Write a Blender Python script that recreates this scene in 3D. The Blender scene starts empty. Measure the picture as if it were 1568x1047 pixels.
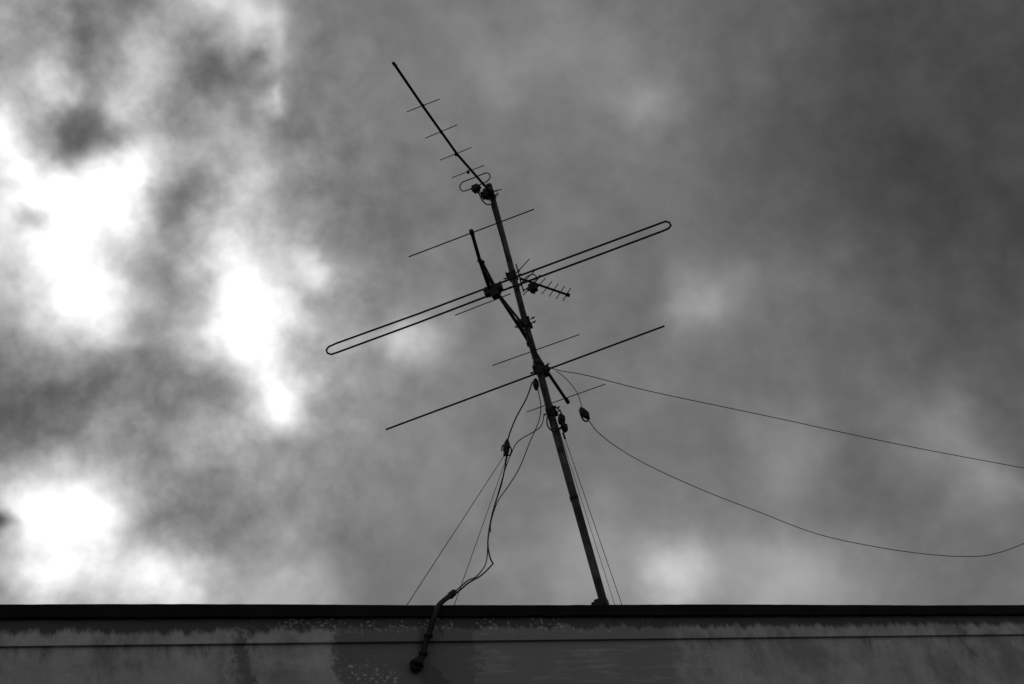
import bpy, bmesh, math, random
from mathutils import Vector, Matrix
random.seed(7)
scene = bpy.context.scene
# ------------------------------------------------------------------ camera
PITCH = math.radians(35); ROLL = math.radians(14.8)
F = 2178.0
EYE = Vector((0, 0, 1.6))
cam_d = bpy.data.cameras.new("camera"); cam = bpy.data.objects.new("camera", cam_d)
scene.collection.objects.link(cam)
cam_d.sensor_width = 36; cam_d.lens = 50.0; cam_d.clip_end = 5000; cam_d.clip_start = 0.05
cam.matrix_world = Matrix.Translation(EYE) @ Matrix.Rotation(math.radians(90)+PITCH, 4, 'X') @ Matrix.Rotation(-ROLL, 4, 'Z')
scene.camera = cam

def ray(px, py):
    x = px-784.0; y = 523.5-py
    u = x*math.cos(ROLL)+y*math.sin(ROLL); v = -x*math.sin(ROLL)+y*math.cos(ROLL)
    return Vector((u, F*math.cos(PITCH)-v*math.sin(PITCH), F*math.sin(PITCH)+v*math.cos(PITCH)))
def on_plane(px, py, n, d):
    r = ray(px, py); t = (d-n.dot(EYE))/n.dot(r)
    return EYE+r*t
MAST = Vector((0.165, 9.8, 0))
NB = Vector((0.23, 0.973, 0)).normalized()          # yagi boom axis (away from street)
def A(px, py, s=0.0):                                # point in the plane of an antenna element
    return on_plane(px, py, NB, NB.dot(MAST)-s)
FA = math.radians(32.4)
F0 = Vector((0.15, 8.7, 0)); TOPZ = 5.47; ROOFZ = 5.25
CAPT = TOPZ-.027; CAPB = TOPZ-.105
NF = Vector((math.sin(FA), -math.cos(FA), 0))        # facade outward normal
def W(px, py, off=0.0):                              # point off metres in front of facade
    return on_plane(px, py, NF, NF.dot(F0)+off)

# ------------------------------------------------------------------ materials
def new_mat(name):
    m = bpy.data.materials.new(name); m.use_nodes = True
    nt = m.node_tree; b = nt.nodes["Principled BSDF"]
    return m, nt, b
def ramp(nt, src, p0, c0, p1, c1):
    r = nt.nodes.new("ShaderNodeValToRGB")
    r.color_ramp.elements[0].position = p0; r.color_ramp.elements[0].color = (c0, c0, c0, 1)
    r.color_ramp.elements[1].position = p1; r.color_ramp.elements[1].color = (c1, c1, c1, 1)
    nt.links.new(src, r.inputs[0]); return r.outputs[0]
def simple(name, c0, c1, rough, metal=0.0, scale=30, bump=0.0):
    m, nt, b = new_mat(name)
    tc = nt.nodes.new("ShaderNodeTexCoord"); n = nt.nodes.new("ShaderNodeTexNoise")
    n.inputs["Scale"].default_value = scale; n.inputs["Detail"].default_value = 5
    nt.links.new(tc.outputs["Object"], n.inputs["Vector"])
    nt.links.new(ramp(nt, n.outputs["Fac"], .35, c0, .65, c1), b.inputs["Base Color"])
    b.inputs["Roughness"].default_value = rough; b.inputs["Metallic"].default_value = metal
    if bump:
        bp = nt.nodes.new("ShaderNodeBump"); bp.inputs["Strength"].default_value = bump
        bp.inputs["Distance"].default_value = 0.01
        nt.links.new(n.outputs["Fac"], bp.inputs["Height"]); nt.links.new(bp.outputs[0], b.inputs["Normal"])
    return m
M_ALU = simple("weathered_aluminium", .006, .014, .75, .1, 25)
M_STEEL = simple("galvanised_steel", .006, .050, .6, .1, 9)
M_BLACK = simple("black_plastic", .004, .010, .65, 0, 40)
M_CABLE = simple("cable_rubber", .005, .010, .7, 0, 40)
M_CAP = simple("bitumen_capping", .003, .008, 1.0, 0, 6, .4)
for mm in (M_CAP, M_BLACK, M_CABLE, M_ALU, M_STEEL): mm.node_tree.nodes["Principled BSDF"].inputs["Specular IOR Level"].default_value = .2
M_ROOF = simple("roof_felt", .05, .09, .95, 0, 3, .4)
M_GROUND = simple("asphalt", .04, .065, .95, 0, 8, .5)
M_FRAME = simple("painted_frame", .3, .4, .6, 0, 10)
m, nt, b = new_mat("window_glass"); b.inputs["Base Color"].default_value = (.02, .02, .02, 1); b.inputs["Roughness"].default_value = .08
M_GLASS = m

class G:
    def __init__(s, nt): s.nt = nt
    def m(s, op, a, b=None, c=None, clamp=False):
        n = s.nt.nodes.new("ShaderNodeMath"); n.operation = op; n.use_clamp = clamp
        for i, v in enumerate((a, b, c)):
            if v is None: continue
            if isinstance(v, (int, float)): n.inputs[i].default_value = v
            else: s.nt.links.new(v, n.inputs[i])
        return n.outputs[0]
    def v(s, op, a, b=None, out=0):
        n = s.nt.nodes.new("ShaderNodeVectorMath"); n.operation = op
        for i, v in enumerate((a, b)):
            if v is None: continue
            if isinstance(v, (tuple, list, Vector)): n.inputs[i].default_value = tuple(v)
            else: s.nt.links.new(v, n.inputs[i])
        return n.outputs[out]
    def scale(s, a, f):
        n = s.nt.nodes.new("ShaderNodeVectorMath"); n.operation = 'SCALE'
        s.nt.links.new(a, n.inputs[0])
        if isinstance(f, (int, float)): n.inputs["Scale"].default_value = f
        else: s.nt.links.new(f, n.inputs["Scale"])
        return n.outputs[0]
    def noise(s, vec, sc, det=4, rough=.5, dist=0.0, col=False):
        n = s.nt.nodes.new("ShaderNodeTexNoise"); s.nt.links.new(vec, n.inputs["Vector"])
        n.inputs["Scale"].default_value = sc; n.inputs["Detail"].default_value = det
        n.inputs["Roughness"].default_value = rough; n.inputs["Distortion"].default_value = dist
        return n.outputs["Color" if col else "Fac"]
    def sm(s, x, a, b):   # smoothstep a->b
        n = s.nt.nodes.new("ShaderNodeMapRange"); n.interpolation_type = 'SMOOTHSTEP'
        lo, hi, flip = (a, b, False) if a < b else (b, a, True)
        n.inputs[1].default_value = lo; n.inputs[2].default_value = hi
        n.inputs[3].default_value = 1.0 if flip else 0.0; n.inputs[4].default_value = 0.0 if flip else 1.0
        s.nt.links.new(x, n.inputs[0]); return n.outputs[0]
    def mix(s, f, a, b):
        d = s.m('SUBTRACT', b, a); return s.m('MULTIPLY_ADD', f, d, a)

# stained render of the facade (local coords: X along wall, Z height)
m, nt, b = new_mat("stained_render"); g = G(nt)
tc = nt.nodes.new("ShaderNodeTexCoord"); P = tc.outputs["Object"]
sp = nt.nodes.new("ShaderNodeSeparateXYZ"); nt.links.new(P, sp.inputs[0]); X = sp.outputs[0]; Z = sp.outputs[2]
h = g.m('SUBTRACT', TOPZ, Z)                                # metres below the top
drip = g.noise(g.v('MULTIPLY', P, (8, 1, 2.2)), 1.0, 7, .76)
dripb = g.noise(g.v('MULTIPLY', P, (2.0, 1, 1.0)), 1.0, 6, .7)
fine = g.noise(P, 60, 6, .75)
mott = g.noise(P, 4, 7, .7)
blot = g.noise(P, 1.7, 6, .65)
wx = g.m('MULTIPLY_ADD', g.m('SUBTRACT', mott, .5), .55, X)
wx = g.m('MULTIPLY_ADD', g.m('SUBTRACT', fine, .5), .10, wx)
wz = g.m('MULTIPLY_ADD', g.m('SUBTRACT', g.noise(P, 14, 4, .6), .5), .2, h)
base = g.m('MULTIPLY_ADD', g.m('SUBTRACT', mott, .5), .36, .285)
base = g.m('MULTIPLY_ADD', g.m('SUBTRACT', fine, .5), .18, base)
fall1 = g.sm(h, .26, .10)
st = g.m('MULTIPLY', g.sm(g.m('ADD', drip, g.m('MULTIPLY', fall1, .50)), .60, .84), g.sm(h, .34, .20))
fall2 = g.m('MULTIPLY', g.sm(h, .52, .262), g.sm(h, .258, .262))
st2 = g.m('MULTIPLY', g.sm(g.m('ADD', drip, g.m('MULTIPLY', fall2, .16)), .60, .82), fall2)
big = g.m('MULTIPLY', g.sm(dripb, .48, .64), .5)
dark = g.m('MAXIMUM', g.m('MAXIMUM', st, g.m('MULTIPLY', st2, .7)), big)
dark = g.m('MAXIMUM', dark, g.m('MULTIPLY', g.sm(blot, .50, .66), .45))
def band(x, c, w, soft):
    return g.m('MULTIPLY', g.sm(x, c-w-soft, c-w), g.sm(x, c+w+soft, c+w))
dark = g.m('MAXIMUM', dark, g.m('MULTIPLY', band(wx, -2.47, .012, .06), .75))
dark = g.m('MAXIMUM', dark, g.m('MULTIPLY', band(wx, 2.95, .01, .05), g.m('MULTIPLY', g.sm(h, .5, .4), .6)))
dark = g.m('MAXIMUM', dark, g.m('MULTIPLY', band(wx, -1.45, .42, .06), g.m('MULTIPLY_ADD', mott, .7, .4)))
dark = g.m('MAXIMUM', dark, g.m('MULTIPLY', band(wx, -.35, .65, .25), g.m('MULTIPLY_ADD', mott, .9, .08)))
dark = g.m('MAXIMUM', dark, g.m('MULTIPLY', band(wx, -1.33, .05, .10), .92))
col = g.mix(g.m('MULTIPLY', dark, .9), base, .022)
lich = g.m('MULTIPLY', g.sm(g.noise(P, 46, 4, .7), .56, .63), g.m('MULTIPLY', band(wx, -1.0, 1.0, .6), g.m('MULTIPLY', g.sm(h, .25, .17), g.sm(g.noise(P, 7, 2), .42, .54))))
flake = g.m('MULTIPLY', g.sm(g.noise(P, 38, 6, .8), .53, .62), g.m('MULTIPLY', band(wx, -1.72, .06, .18), g.sm(wz, .31, .46)))
col = g.mix(g.m('MAXIMUM', g.m('MULTIPLY', lich, .7), g.m('MULTIPLY', flake, .95)), col, .46)
brush = g.m('MULTIPLY', g.sm(g.noise(g.v('MULTIPLY', P, (2.6, 1, 26)), 1, 6, .7), .50, .64), g.m('MULTIPLY', band(wx, -.15, .75, .3), g.sm(h, .26, .32)))
col = g.mix(g.m('MULTIPLY', brush, .4), col, .34)
cmb = nt.nodes.new("ShaderNodeCombineXYZ")
for i in range(3): nt.links.new(col, cmb.inputs[i])
nt.links.new(cmb.outputs[0], b.inputs["Base Color"]); b.inputs["Roughness"].default_value = .9
bp = nt.nodes.new("ShaderNodeBump"); bp.inputs["Strength"].default_value = .6; bp.inputs["Distance"].default_value = .008
nt.links.new(g.m('ADD', fine, mott), bp.inputs["Height"]); nt.links.new(bp.outputs[0], b.inputs["Normal"])
M_WALL = m

# ------------------------------------------------------------------ mesh helpers
def empty(name, loc=(0, 0, 0), rz=0):
    o = bpy.data.objects.new(name, None); scene.collection.objects.link(o)
    o.location = loc; o.rotation_euler = (0, 0, rz); return o
def obj(name, bm, mat, parent=None, smooth=False):
    me = bpy.data.meshes.new(name); bm.normal_update(); bm.to_mesh(me); bm.free()
    me.materials.append(mat)
    if smooth:
        for p in me.polygons: p.use_smooth = True
    o = bpy.data.objects.new(name, me); scene.collection.objects.link(o)
    if parent: o.parent = parent
    return o
def smooth_path(pts, k=6):
    out = []
    n = len(pts)
    for i in range(n-1):
        p0 = pts[max(i-1, 0)]; p1 = pts[i]; p2 = pts[i+1]; p3 = pts[min(i+2, n-1)]
        for j in range(k):
            t = j/k
            out.append(.5*((2*p1)+(p2-p0)*t+(2*p0-5*p1+4*p2-p3)*t*t+(3*p1-p0-3*p2+p3)*t**3))
    out.append(pts[-1]); return out
def add_tube(bm, pts, r, seg=10, closed=False, r2=None):
    n = len(pts); rings = []
    up = None
    for i, p in enumerate(pts):
        if closed: d = pts[(i+1) % n]-pts[i-1]
        else: d = pts[min(i+1, n-1)]-pts[max(i-1, 0)]
        d = d.normalized()
        if up is None:
            up = d.orthogonal().normalized()
        up = (up-d*up.dot(d)).normalized(); sd = d.cross(up)
        rr = r if r2 is None else r+(r2-r)*i/(n-1)
        rings.append([bm.verts.new(p+(up*math.cos(a)+sd*math.sin(a))*rr) for a in [2*math.pi*k/seg for k in range(seg)]])
    m_ = n if closed else n-1
    for i in range(m_):
        a = rings[i]; c = rings[(i+1) % n]
        off = 0
        if closed and i == n-1:
            off = min(range(seg), key=lambda q: (a[0].co-c[q].co).length)
        for k in range(seg):
            bm.faces.new((a[k], a[(k+1) % seg], c[(k+1+off) % seg], c[(k+off) % seg]))
    if not closed:
        bm.faces.new(rings[0][::-1]); bm.faces.new(rings[-1])
def tube(name, pts, r, mat, parent=None, seg=10, closed=False, r2=None):
    bm = bmesh.new(); add_tube(bm, pts, r, seg, closed, r2)
    bmesh.ops.recalc_face_normals(bm, faces=bm.faces)
    return obj(name, bm, mat, parent, True)
def add_box(bm, lo, hi, M=None, bev=0.0):
    r = bmesh.ops.create_cube(bm, size=1.0)
    vs = r["verts"]
    lo = Vector(lo); hi = Vector(hi); c = (lo+hi)/2; s = hi-lo
    for v in vs:
        v.co = Vector((v.co.x*s.x, v.co.y*s.y, v.co.z*s.z))+c
    if bev:
        es = list({e for v in vs for e in v.link_edges})
        rb = bmesh.ops.bevel(bm, geom=es, offset=bev, segments=2, affect='EDGES', profile=.6)
        vs = list({v for f in rb["faces"] for v in f.verts} | {v for v in vs if v.is_valid})
    if M is not None:
        for v in vs: v.co = M @ v.co
def box(name, lo, hi, mat, parent=None, bev=0.0):
    bm = bmesh.new(); add_box(bm, lo, hi, None, bev); return obj(name, bm, mat, parent)
def lerp(a, b, t): return a+(b-a)*t
ROT_E = Matrix.Rotation(-math.atan2(.23, .973), 4, 'Z')
def clamp(name, c, parent, s=1.0):
    """U-bolt mast clamp: ribbed plate, two U bolts with protruding threads and nuts."""
    T = Matrix.Translation(c) @ ROT_E @ Matrix.Scale(s, 4)
    bm = bmesh.new()
    add_box(bm, (-.055, -.046, -.045), (.055, -.038, .045), T, .003)
    add_box(bm, (-.045, .036, -.03), (.045, .046, .03), T, .003)
    for z in (-.028, .028):
        pts = [Vector((-.04, -.085, z)), Vector((-.04, 0, z))]
        pts += [Vector((-.04*math.cos(a), .04*math.sin(a), z)) for a in [math.pi*k/8 for k in range(1, 8)]]
        pts += [Vector((.04, 0, z)), Vector((.04, -.085, z))]
        add_tube(bm, [T @ p for p in pts], .005*s, 6)
        for x in (-.04, .04):
            add_box(bm, (x-.010, -.056, z-.010), (x+.010, -.046, z+.010), T, .002)
    for x, z in ((.055, .02), (.055, -.025), (-.05, .0)):
        sg = 1 if x > 0 else -1
        add_tube(bm, [T @ Vector((x, -.02, z)), T @ Vector((x+sg*.045, -.02, z+.008))], .005*s, 6)
        add_tube(bm, [T @ Vector((x+sg*.02, -.02, z)), T @ Vector((x+sg*.03, -.02, z+.004))], .011*s, 6)
    return obj(name, bm, M_BLACK, parent)

# ------------------------------------------------------------------ ground
bm = bmesh.new(); bmesh.ops.create_grid(bm, x_segments=8, y_segments=8, size=2000)
obj("ground", bm, M_GROUND)

# ------------------------------------------------------------------ building
bld = empty("concrete_building", (F0.x, F0.y, 0), FA)
L = 9.0; DEP = 7.0
wins = [(-7.2, 1.5), (-4.2, 1.5), (-1.2, 1.5), (1.9, 1.5), (5.2, 1.5)]
LED = TOPZ-.262
bm = bmesh.new()
add_box(bm, (-L, 0, 4.0), (L, .25, LED))
xs = [-L]
for x, w in wins: xs += [x-w/2, x+w/2]
xs.append(L)
for i in range(0, len(xs), 2): add_box(bm, (xs[i], 0, 0), (xs[i+1], .25, 4.0))
for i, (x, w) in enumerate(wins):
    add_box(bm, (x-w/2, 0, 2.3), (x+w/2, .25, 2.8))
    if i != 2: add_box(bm, (x-w/2, 0, 0), (x+w/2, .25, .9))
obj("front_wall", bm, M_WALL, bld)
for i, (x, w) in enumerate(wins):
    lows = [(2.8, 4.0)] + ([(.9, 2.3)] if i != 2 else [(0.0, 2.3)])
    for j, (z0, z1) in enumerate(lows):
        bm = bmesh.new(); t = .06
        add_box(bm, (x-w/2, .10, z0), (x-w/2+t, .16, z1)); add_box(bm, (x+w/2-t, .10, z0), (x+w/2, .16, z1))
        add_box(bm, (x-w/2+t, .10, z0), (x+w/2-t, .16, z0+t)); add_box(bm, (x-w/2+t, .10, z1-t), (x+w/2-t, .16, z1))
        add_box(bm, (x-.03, .105, z0+t), (x+.03, .155, z1-t))
        obj("window_frame", bm, M_FRAME, bld)
        box("window_pane" if not (i == 2 and j == 1) else "door_panel", (x-w/2+t, .125, z0+t), (x+w/2-t, .135, z1-t), M_GLASS if not (i == 2 and j == 1) else M_FRAME, bld)
box("edge_band", (-L-.018, -.018, LED), (L+.018, .23, CAPB), M_WALL, bld, .004)
box("string_course", (-L-.012, -.014, TOPZ-.68), (L+.012, -.0005, TOPZ-.635), M_WALL, bld, .003)
bm = bmesh.new(); N = 240
prev = None
for i in range(N+1):
    x = -L-.05+(2*L+.1)*i/N
    dz = random.uniform(-.001, .001)+.003*math.sin(x*1.7); dy = random.uniform(-.001, .001)
    ring = [bm.verts.new((x, -.045+dy, CAPB+random.uniform(-.003, .002))), bm.verts.new((x, -.048+dy, CAPT-.006+dz)),
            bm.verts.new((x, -.04+dy, CAPT+dz)), bm.verts.new((x, .27, CAPT+dz)), bm.verts.new((x, .27, CAPB))]
    if prev:
        for k in range(5): bm.faces.new((prev[k], prev[(k+1) % 5], ring[(k+1) % 5], ring[k]))
    else: bm.faces.new(ring)
    prev = ring
bm.faces.new(prev[::-1]); bmesh.ops.recalc_face_normals(bm, faces=bm.faces)
obj("roof_capping", bm, M_CAP, bld)
box("left_wall", (-L, .25, 0), (-L+.25, DEP, TOPZ-.11), M_WALL, bld)
box("right_wall", (L-.25, .25, 0), (L, DEP, TOPZ-.11), M_WALL, bld)
box("rear_wall", (-L+.25, DEP-.25, 0), (L-.25, DEP, TOPZ-.11), M_WALL, bld)
box("roof_deck", (-L+.25, .272, ROOFZ-.2), (L-.25, DEP-.25, ROOFZ), M_ROOF, bld)

# ------------------------------------------------------------------ mast
mast = empty("antenna_mast")
def to_roof(a, b_, z=ROOFZ):
    d = b_-a; return a+d*((z-a.z)/d.z)
up_pts = [A(749, 284), A(780, 400), A(805, 496), A(824, 562)]
lo_pts = [A(822, 552), A(845, 640), A(880, 765), A(925, 925)]
lo_pts.append(Vector((lo_pts[-1].x, lo_pts[-1].y, ROOFZ)))
tube("upper_pole", up_pts, .0275, M_STEEL, mast, 20)
tube("lower_pole", lo_pts, .0315, M_STEEL, mast, 20)
for k, (x, y, r) in enumerate([(749, 286, .030), (751, 293, .030), (823, 557, .038), (879, 762, .035), (812, 525, .033)]):
    c = A(x, y); tube("pole_collar", [c+Vector((0, 0, -.02)), c+Vector((0, 0, .02))], r, M_BLACK, mast, 20)
base = lo_pts[-1]
T = Matrix.Translation((base.x, base.y, ROOFZ))
bm = bmesh.new(); add_box(bm, (-.12, -.12, 0), (.12, .12, .012), T, .003)
for a in range(4):
    R = T @ Matrix.Rotation(a*math.pi/2, 4, 'Z'); add_box(bm, (.03, -.004, .012), (.11, .004, .10), R)
obj("base_plate", bm, M_STEEL, mast)
c = A(921, 922)
bm = bmesh.new(); R = Matrix.Translation(c) @ ROT_E
add_box(bm, (-.045, -.045, -.04), (.045, .045, .02), R, .006)
add_tube(bm, [R @ Vector((-.04, 0, 0)), R @ Vector((-.085, 0, .004))], .008, 8)
add_tube(bm, [R @ Vector((-.065, 0, -.016)), R @ Vector((-.065, 0, .022))], .012, 8)
obj("base_bracket", bm, M_BLACK, mast)
for nm, x, y, s in (("top_clamp", 752, 300, .8), ("upper_clamp", 785, 424, .85), ("boom_clamp", 805, 497, 1.0), ("guy_clamp", 828, 568, .95), ("lower_clamp", 846, 632, .8)):
    clamp(nm, A(x, y), mast, s)

# ------------------------------------------------------------------ top UHF yagi
def elem(name, x0, y0, x1, y1, s, r, parent, mat=M_ALU, seg=8):
    a = A(x0, y0, s); b_ = A(x1, y1, s)
    return tube(name, [a, lerp(a, b_, .5), b_], r, mat, parent, seg)
y1 = empty("yagi_antenna")
def s_top(py): return 0.05+(297-py)/200*1.85
tube("boom", [A(603, 97, s_top(97)), A(648, 163, s_top(163)), A(700, 236, s_top(236)), A(757, 301, 0.06)], .0115, M_ALU, y1, 10)
tube("boom_end_cap", [A(602, 96, s_top(96)), A(606, 101, s_top(101))], .0135, M_BLACK, y1, 10)
for (a, b_, c, d) in [(623, 171, 673, 151.5), (651, 211.5, 700, 191), (674, 245, 722, 225.5), (692, 272, 741.5, 253)]:
    s = s_top((b_+d)/2+1)
    elem("director", a, b_, c, d, s, .0038, y1)
    c0 = A((a+c)/2, (b_+d)/2+.5, s)
    tube("element_clip", [c0+Vector((0, 0, -.016)), c0+Vector((0, 0, .012))], .012, M_BLACK, y1, 8)
sd = s_top(281)
loop = [(712, 277), (727, 271.5), (741, 265.5), (747, 265), (750.5, 269), (749, 274), (743, 279), (731, 284), (718, 290), (710, 292.5), (705.5, 290), (704, 285), (707, 280)]
pts = [A(x, y, sd) for x, y in loop]
lp = []
n = len(pts)
for i in range(n):
    p0, p1, p2, p3 = pts[i-1], pts[i], pts[(i+1) % n], pts[(i+2) % n]
    for j in range(4):
        t = j/4; lp.append(.5*((2*p1)+(p2-p0)*t+(2*p0-5*p1+4*p2-p3)*t*t+(3*p1-p0-3*p2+p3)*t**3))
tube("folded_dipole", lp, .0052, M_ALU, y1, 8, closed=True)
c = A(729, 288, sd-.02)
bm = bmesh.new(); R = Matrix.Translation(c) @ ROT_E
add_box(bm, (-.035, -.03, -.035), (.03, .03, .03), R, .01)
add_box(bm, (-.045, -.02, -.012), (.045, .02, .006), R, .004)
add_tube(bm, [R @ Vector((.0, 0, -.03)), R @ Vector((.01, 0, -.065))], .010, 8)
obj("balun_box", bm, M_BLACK, y1)
tube("reflector_strut", [A(733, 297, .1), A(768, 290, .02)], .005, M_ALU, y1, 6)
tube("reflector_rod", [A(738, 303, .08), A(763, 299, .02)], .005, M_ALU, y1, 6)
bm = bmesh.new(); R = Matrix.Translation(A(745, 297, .09)) @ ROT_E
add_box(bm, (-.05, -.03, -.03), (.045, .03, .028), R, .008)
add_box(bm, (-.02, -.035, -.055), (.02, .02, .045), R, .006)
obj("boom_bracket", bm, M_BLACK, y1)
tube("feed_tail", smooth_path([A(733, 294, .2), A(738, 306, .15), A(746, 313, .08), A(752, 312, .05)]), .006, M_CABLE, y1, 6)

# ------------------------------------------------------------------ large VHF yagi
y2 = empty("yagi_antenna")
def s_v(py): return 1.0-(py-400)/215*1.9
tube("boom", [A(735, 399, s_v(399)), A(757, 442, s_v(442)), A(797, 503, s_v(503)), A(836, 566, s_v(566)), A(869, 615, s_v(615))], .0140, M_ALU, y2, 12)
tube("boom_end_cap", [A(867, 611, s_v(611)), A(870, 616.5, s_v(616))], .018, M_BLACK, y2, 10)
tube("forward_boom", [A(722, 354, 1.38), A(735, 400, 1.03), A(751, 446, .78)], .0145, M_ALU, y2, 12)
tube("forward_boom_cap", [A(721.5, 353, 1.39), A(723.5, 359, 1.34)], .018, M_BLACK, y2, 10)
tube("boom_brace", [A(738, 400, .96), A(765, 452, .7), A(801, 497, .04)], .010, M_STEEL, y2, 10)
elem("director", 626, 393, 818, 320, 1.37, .0048, y2)
s = .76
top = [(515, 525.5), (640, 480.5), (745, 441), (790, 424), (900, 383), (1013, 341)]
rt = [(1019, 338.8), (1025, 340.5), (1027.3, 345), (1024, 349.5)]
bot = [(1015, 353.5), (900, 396.5), (800, 433.5), (755, 450), (640, 494), (515, 540)]
lt = [(507, 542.5), (501.5, 540.5), (499.5, 536), (503, 531)]
tube("folded_dipole", [A(x, y, s) for x, y in top+rt+bot+lt], .0082, M_ALU, y2, 10, closed=True)
elem("reflector_left", 591, 657.5, 833, 567.5, -.33, .0082, y2)
elem("reflector_right", 833, 567.5, 1017.5, 499, -.33, .0082, y2)
elem("director", 754, 559.5, 887, 512, -.12, .0042, y2)
elem("director", 807, 630.5, 927, 588, s_v(609), .0042, y2)
elem("director", 684, 478, 786, 437.5, .60, .0048, y2)
elem("director", 697, 482.5, 782, 449.5, .55, .0042, y2)
for (x, y, ss, k) in ((757, 443, .78, 1.15), (832, 567, -.3, .9)):
    c = A(x, y, ss); R = Matrix.Translation(c) @ ROT_E @ Matrix.Scale(k, 4)
    bm = bmesh.new()
    add_box(bm, (-.075, -.022, -.028), (.06, .022, .028), R @ Matrix.Rotation(-.05, 4, 'Y'), .008)
    add_box(bm, (-.03, -.03, -.07), (.03, .03, .03), R, .01)
    for q in ((-.06, .05), (.055, .045), (-.045, -.05), (.04, -.055)):
        add_tube(bm, [R @ Vector((q[0]*.7, 0, q[1]*.5)), R @ Vector((q[0], 0, q[1]))], .006, 6)
    obj("dipole_insulator", bm, M_BLACK, y2)
tube("clip", [A(733, 398, 1.0), A(740, 402, 1.0)], .018, M_BLACK, y2, 8)

# ------------------------------------------------------------------ small UHF yagi (points away)
y3 = empty("yagi_antenna")
def SB(t): return (lerp(796, 870, t), lerp(426, 451.5, t), lerp(.08, -.32, t))
tube("boom", [A(*SB(0)), A(*SB(1))], .0105, M_ALU, y3, 10)
tube("boom_end_cap", [A(*SB(.97)), A(*SB(1.02))], .018, M_BLACK, y3, 10)
for t, hx, hy in ((.97, 6, -10), (.84, 6.5, -10), (.70, 7, -10), (.56, 8, -10), (.40, 10, -11), (.26, 12, -12)):
    x, y, ss = SB(t)
    tube("director", [A(x-hx, y-hy, ss-.01), A(x, y, ss), A(x+hx, y+hy, ss+.01)], .0040, M_ALU, y3, 6)
tube("reflector_rod", [A(781, 428, .06), A(811, 396, .10)], .0046, M_ALU, y3, 6)
tube("reflector_rod", [A(788, 446, .03), A(819, 414, .07)], .0046, M_ALU, y3, 6)
tube("reflector_rod", [A(801, 452, .03), A(829, 421, .07)], .0046, M_ALU, y3, 6)
tube("reflector_bar", [A(790, 404, .08), A(802, 447, .05)], .006, M_ALU, y3, 6)
tube("dipole_loop", smooth_path([A(797, 436, .0), A(806, 424, .0), A(817, 420, .0), A(822, 428, .0), A(812, 440, .0), A(800, 444, .0)]), .0050, M_ALU, y3, 8)
c = A(816, 440, -.03); R = Matrix.Translation(c) @ ROT_E
bm = bmesh.new(); add_box(bm, (-.035, -.03, -.04), (.035, .03, .035), R, .012)
add_box(bm, (-.052, -.015, -.012), (.05, .015, .012), R, .004)
add_tube(bm, [R @ Vector((0, 0, -.035)), R @ Vector((-.004, 0, -.065))], .010, 8)
obj("balun_box", bm, M_BLACK, y3)

# ------------------------------------------------------------------ boxes and cables on mast
def knob(name, path, radii, mat, parent):
    bm = bmesh.new()
    for i in range(len(path)-1):
        add_tube(bm, [path[i], lerp(path[i], path[i+1], .5), path[i+1]], radii[i], 12, r2=radii[i+1])
    return obj(name, bm, mat, parent, True)
knob("insulator", [A(858, 634), A(860, 639), A(860, 646), A(858, 650)], [.012, .03, .03, .014], M_BLACK, mast)
knob("insulator", [A(862, 648), A(864, 652), A(865, 658), A(864, 662)], [.012, .028, .026, .010], M_BLACK, mast)
knob("insulator", [A(820, 580), A(820, 585), A(821, 592), A(821, 597)], [.012, .026, .024, .010], M_BLACK, mast)
tube("cable_loop", smooth_path([A(846, 620, .04), A(839, 635, .05), A(838, 650, .05), A(846, 660, .05), A(856, 658, .05), A(862, 650, .02)]), .006, M_CABLE, mast, 8)
tube("cable_loop", smooth_path([A(850, 622, .04), A(858, 630, .05), A(862, 642, .05), A(858, 655, .05), A(849, 655, .04)]), .006, M_CABLE, mast, 8)
tube("taped_feeder", smooth_path([A(752, 312, .04), A(768, 368, .04), A(786, 432, .045), A(806, 508, .04), A(826, 580, .045), A(840, 630, .04)]), .006, M_CABLE, mast, 8)

cab = empty("coaxial_cable")
c1 = [A(815, 585, .03), A(806, 610, .08), A(790, 640, .15), A(779, 668, .2), A(776, 686, .22), A(775, 705, .22), A(768, 740, .25), A(757, 775, .28), A(750, 805, .3), A(747, 832, .32), A(750, 852, .36), A(755, 863, .4)]
tube("lead", smooth_path(c1), .0060, M_CABLE, cab, 8)
c2 = [A(822, 590, .03), A(828, 620, .05), A(825, 645, .1), A(812, 675, .16), A(796, 715, .2), A(780, 742, .24), A(762, 768, .28), A(752, 798, .31), A(751, 815, .33)]
tube("lead", smooth_path(c2), .0040, M_CABLE, cab, 8)
c3 = [A(833, 636, .04), A(828, 653, .08), A(812, 664, .12), A(793, 676, .18), A(783, 694, .2), A(773, 720, .24), A(760, 765, .28)]
tube("lead", smooth_path(c3), .0040, M_CABLE, cab, 8)
tube("lead", smooth_path([A(755, 863, .4), lerp(A(738, 880, .4), W(738, 880, -.25), .5), W(718, 892, -.16), W(700, 907, -.08), W(688, 916, -.03)]), .0060, M_CABLE, cab, 8)
tube("lead", smooth_path([A(747, 832, .32), A(744, 862, .38), lerp(A(730, 882, .4), W(730, 882, -.25), .5), W(716, 889, -.18), W(700, 903, -.08), W(688, 914, -.03)]), .0046, M_CABLE, cab, 8)
hose = [W(692, 910, -.05), W(681, 918, .02), W(671, 928, .07), W(665, 945, .085), W(659, 965, .07), W(652, 985, .04), W(647, 1003, .03), W(641, 1016, .02), W(637, 1024, -.02)]
tube("conduit", smooth_path(hose), .0165, M_CABLE, cab, 12)
tube("conduit_mouth", [W(695, 907, -.06), W(689, 912.5, -.035)], .022, M_CABLE, cab, 12)
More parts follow.
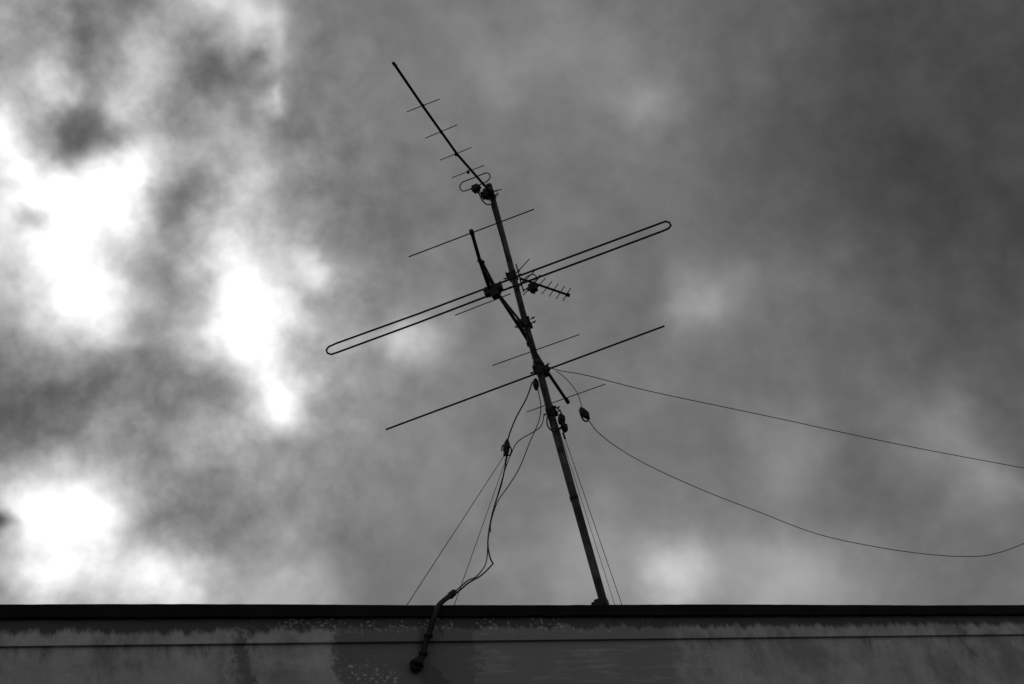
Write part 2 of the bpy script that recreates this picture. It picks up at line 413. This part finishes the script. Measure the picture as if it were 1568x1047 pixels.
for (x, y, o) in ((656, 973, .055), (648, 1001, .03)):
    q = W(x, y, o); tube("conduit_strap", [q+Vector((0, 0, .012)), q-Vector((0, 0, .012))], .026, M_BLACK, cab, 12)
knob("wall_gland", [W(643, 1008, .04), W(638, 1018, .03), W(636, 1026, .0)], [.022, .045, .03], M_BLACK, cab)
knob("splitter", [A(777, 672, .2), A(776, 680, .21), A(775, 690, .22), A(776, 699, .22)], [.008, .026, .026, .008], M_BLACK, cab)
tube("splitter_tail", smooth_path([A(768, 690, .22), A(770, 682, .22), A(777, 680, .22), A(783, 688, .22), A(780, 697, .22), A(771, 695, .22)]), .006, M_CABLE, cab, 6)

# ------------------------------------------------------------------ guy wires
def guy(p_top, q, off, r=.0026):
    a = A(*p_top); b_ = W(q[0], q[1], off); e = to_roof(a, b_)
    g_ = empty("guy_wire"); tube("wire", [a, lerp(a, e, .5), e], r, M_CABLE, g_, 6)
    bm = bmesh.new(); add_tube(bm, [e+Vector((0, 0, -.01)), e+Vector((0, 0, .03))], .012, 8); obj("anchor_eye", bm, M_STEEL, g_)
    bm = bmesh.new(); add_tube(bm, [lerp(a, e, .0), lerp(a, e, .02)], .008, 8); obj("thimble", bm, M_BLACK, g_)
guy((775, 693, .2), (622, 928), -.36)
guy((776, 700, .2), (695, 928), -.45, .0024)
guy((862, 662, 0), (953, 928), -1.6)
guy((838, 600, 0), (942, 928), -1.3, .0020)

# ------------------------------------------------------------------ span wires to the second pole on the roof
sp_ = empty("wire_support_pole")
DM = NF.dot(F0)-NF.dot(MAST)
def S(x, y): return W(x, y, -DM)
ptop = S(1760, 752)
tube("pole", [Vector((ptop.x, ptop.y, ROOFZ)), Vector((ptop.x, ptop.y, ptop.z*.5+ROOFZ*.5)), ptop+Vector((0, 0, .1))], .025, M_STEEL, sp_, 14)
clamp("wire_clamp", ptop, sp_, .8)
w1 = empty("overhead_wire")
tube("wire", smooth_path([A(836, 560), A(856, 567), A(900, 575), S(1000, 600), S(1180, 638), S(1380, 681), S(1568, 716.5), ptop]), .0033, M_CABLE, w1, 6)
w2 = empty("overhead_wire")
tube("wire", smooth_path([A(852, 568), A(868, 581), A(883, 600), A(889, 616), A(892, 626)]), .0030, M_CABLE, w2, 6)
tube("wire_low", smooth_path([A(899, 640), A(906, 650), A(918, 664), S(950, 688), S(1000, 716), S(1080, 752), S(1160, 783), S(1250, 817), S(1340, 837), S(1420, 848.5), S(1480, 852), S(1520, 848.5), S(1568, 832), S(1640, 795), ptop]), .0034, M_CABLE, w2, 6)
knob("plug", [A(889, 624), A(891, 628), A(897, 635), A(901, 641)], [.010, .026, .032, .012], M_BLACK, w2)
tube("plug_tail", smooth_path([A(887, 628), A(892, 641), A(898, 645), A(903, 640)]), .007, M_BLACK, w2, 6)

# ------------------------------------------------------------------ sky
world = bpy.data.worlds.new("World"); scene.world = world; world.use_nodes = True
nt = world.node_tree; g = G(nt)
for n in list(nt.nodes): nt.nodes.remove(n)
out = nt.nodes.new("ShaderNodeOutputWorld"); bg = nt.nodes.new("ShaderNodeBackground")
nt.links.new(bg.outputs[0], out.inputs[0])
SUN = ray(150, 350).normalized()
sun_el = math.asin(SUN.z); sun_az = math.atan2(SUN.x, SUN.y)
sky = nt.nodes.new("ShaderNodeTexSky"); sky.sky_type = 'NISHITA'; sky.sun_disc = False
sky.sun_elevation = sun_el; sky.sun_rotation = sun_az
bw = nt.nodes.new("ShaderNodeRGBToBW"); nt.links.new(sky.outputs[0], bw.inputs[0])
tc = nt.nodes.new("ShaderNodeTexCoord"); D = tc.outputs["Generated"]
wa = g.v('SUBTRACT', g.noise(D, 20, 3, .55, col=True), (.5, .5, .5))
Dw = g.v('NORMALIZE', g.v('ADD', D, g.scale(wa, .045)))
# cloud masses: (x, y, radius, gain) surveyed from the photo, converted to sky directions
blobs = [
 (100, 500, 380, .06), (1540, 60, 260, -.13), (1500, 400, 240, -.06), (1330, 260, 150, -.02), (1450, 560, 120, -.03),
 (70, 290, 95, .20), (60, 265, 55, .26), (135, 325, 62, .36), (20, 360, 55, .20), (0, 190, 36, .34), (145, 475, 42, .52), (85, 430, 42, .15), (190, 290, 36, .18),
 (400, 500, 85, .20), (395, 505, 48, .46), (370, 420, 40, .32), (435, 605, 34, .44), (350, 360, 40, .22), (480, 412, 26, .34), (430, 640, 30, .12), (300, 480, 40, .08),
 (370, 25, 38, .34), (300, 0, 40, .2), (415, 85, 24, .26), (230, 85, 42, .26), (90, 135, 28, .32), (425, 150, 15, .32), (200, 165, 28, .24), (375, 290, 36, .26), (20, 30, 60, .12), (225, 255, 38, .28), (425, 30, 22, .2), (385, 215, 28, .12), (310, 240, 18, .15), (330, 190, 22, .08),
 (135, 205, 42, -.46), (60, 175, 25, -.12), (50, 668, 64, -.26), (285, 300, 34, -.20), (310, 95, 36, -.16), (150, 60, 30, -.08), (230, 530, 60, -.14), (45, 345, 18, -.34), (395, 72, 16, -.30), (470, 520, 30, -.08),
 (100, 830, 120, .20), (45, 765, 48, .42), (145, 790, 38, .34), (80, 870, 45, .25), (5, 800, 16, -.6), (270, 890, 42, .42), (190, 905, 40, .2), (440, 900, 55, .22), (400, 770, 70, .04), (300, 780, 40, -.10), (560, 870, 60, -.05),
 (640, 520, 34, .26), (545, 520, 26, .12), (700, 740, 80, .04), (560, 640, 60, .04),
 (940, 110, 60, .08), (1000, 180, 36, .13), (850, 50, 50, .04), (760, 110, 40, .04), (1060, 465, 30, .17), (1120, 440, 45, .08), (1250, 430, 60, .06),
 (1210, 700, 46, .12), (1440, 660, 46, .15), (1510, 735, 34, .16), (1330, 740, 50, -.03),
 (1040, 885, 40, .28), (1190, 895, 60, .22), (880, 890, 80, .10), (1300, 900, 50, .08), (1000, 840, 60, .05),
]
acc = .425
for (x, y, r, w) in blobs:
    c = ray(x, y).normalized(); k = 1.0/(r/F)**2
    d = g.v('DOT_PRODUCT', Dw, c, out=1)
    acc = g.m('MULTIPLY_ADD', g.m('POWER', d, k), w, acc)
left = g.sm(g.v('DOT_PRODUCT', D, ray(-50, 450).normalized(), out=1), .94, .985)
n1 = g.m('SUBTRACT', g.noise(Dw, 10, 3, .55), .5)
n2 = g.m('SUBTRACT', g.noise(D, 30, 5, .60), .5)
bil = g.m('SUBTRACT', g.m('ABSOLUTE', g.m('SUBTRACT', g.noise(D, 19, 3, .5), .5)), .09)   # billowing lumps
acc = g.m('MULTIPLY_ADD', n1, g.m('MULTIPLY_ADD', left, .14, .14), acc)
acc = g.m('MULTIPLY_ADD', n2, g.m('MULTIPLY_ADD', left, .36, .13), acc)
acc = g.m('MULTIPLY_ADD', bil, g.m('MULTIPLY_ADD', left, .45, .10), acc)
# extra sky brightness added behind the viewer to light the facade
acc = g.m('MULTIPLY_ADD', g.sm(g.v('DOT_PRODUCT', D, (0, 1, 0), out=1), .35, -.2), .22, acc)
acc = g.m('MAXIMUM', acc, .16); acc = g.m('MINIMUM', acc, 1.06)
lin = g.m('POWER', acc, 2.2)
tot = g.m('MULTIPLY_ADD', bw.outputs[0], .004, lin)
cmb = nt.nodes.new("ShaderNodeCombineXYZ")
for i in range(3): nt.links.new(tot, cmb.inputs[i])
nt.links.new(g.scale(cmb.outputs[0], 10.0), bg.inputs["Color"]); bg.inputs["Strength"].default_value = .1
world.cycles.sampling_method = 'MANUAL'; world.cycles.sample_map_resolution = 256
sl = bpy.data.lights.new("sun", 'SUN'); sl.energy = .5; sl.angle = math.radians(14)
so = bpy.data.objects.new("sun", sl); scene.collection.objects.link(so)
so.rotation_euler = (-SUN).to_track_quat('-Z', 'Y').to_euler()
scene.view_settings.view_transform = 'Standard'; scene.view_settings.look = 'None'; scene.view_settings.exposure = 0
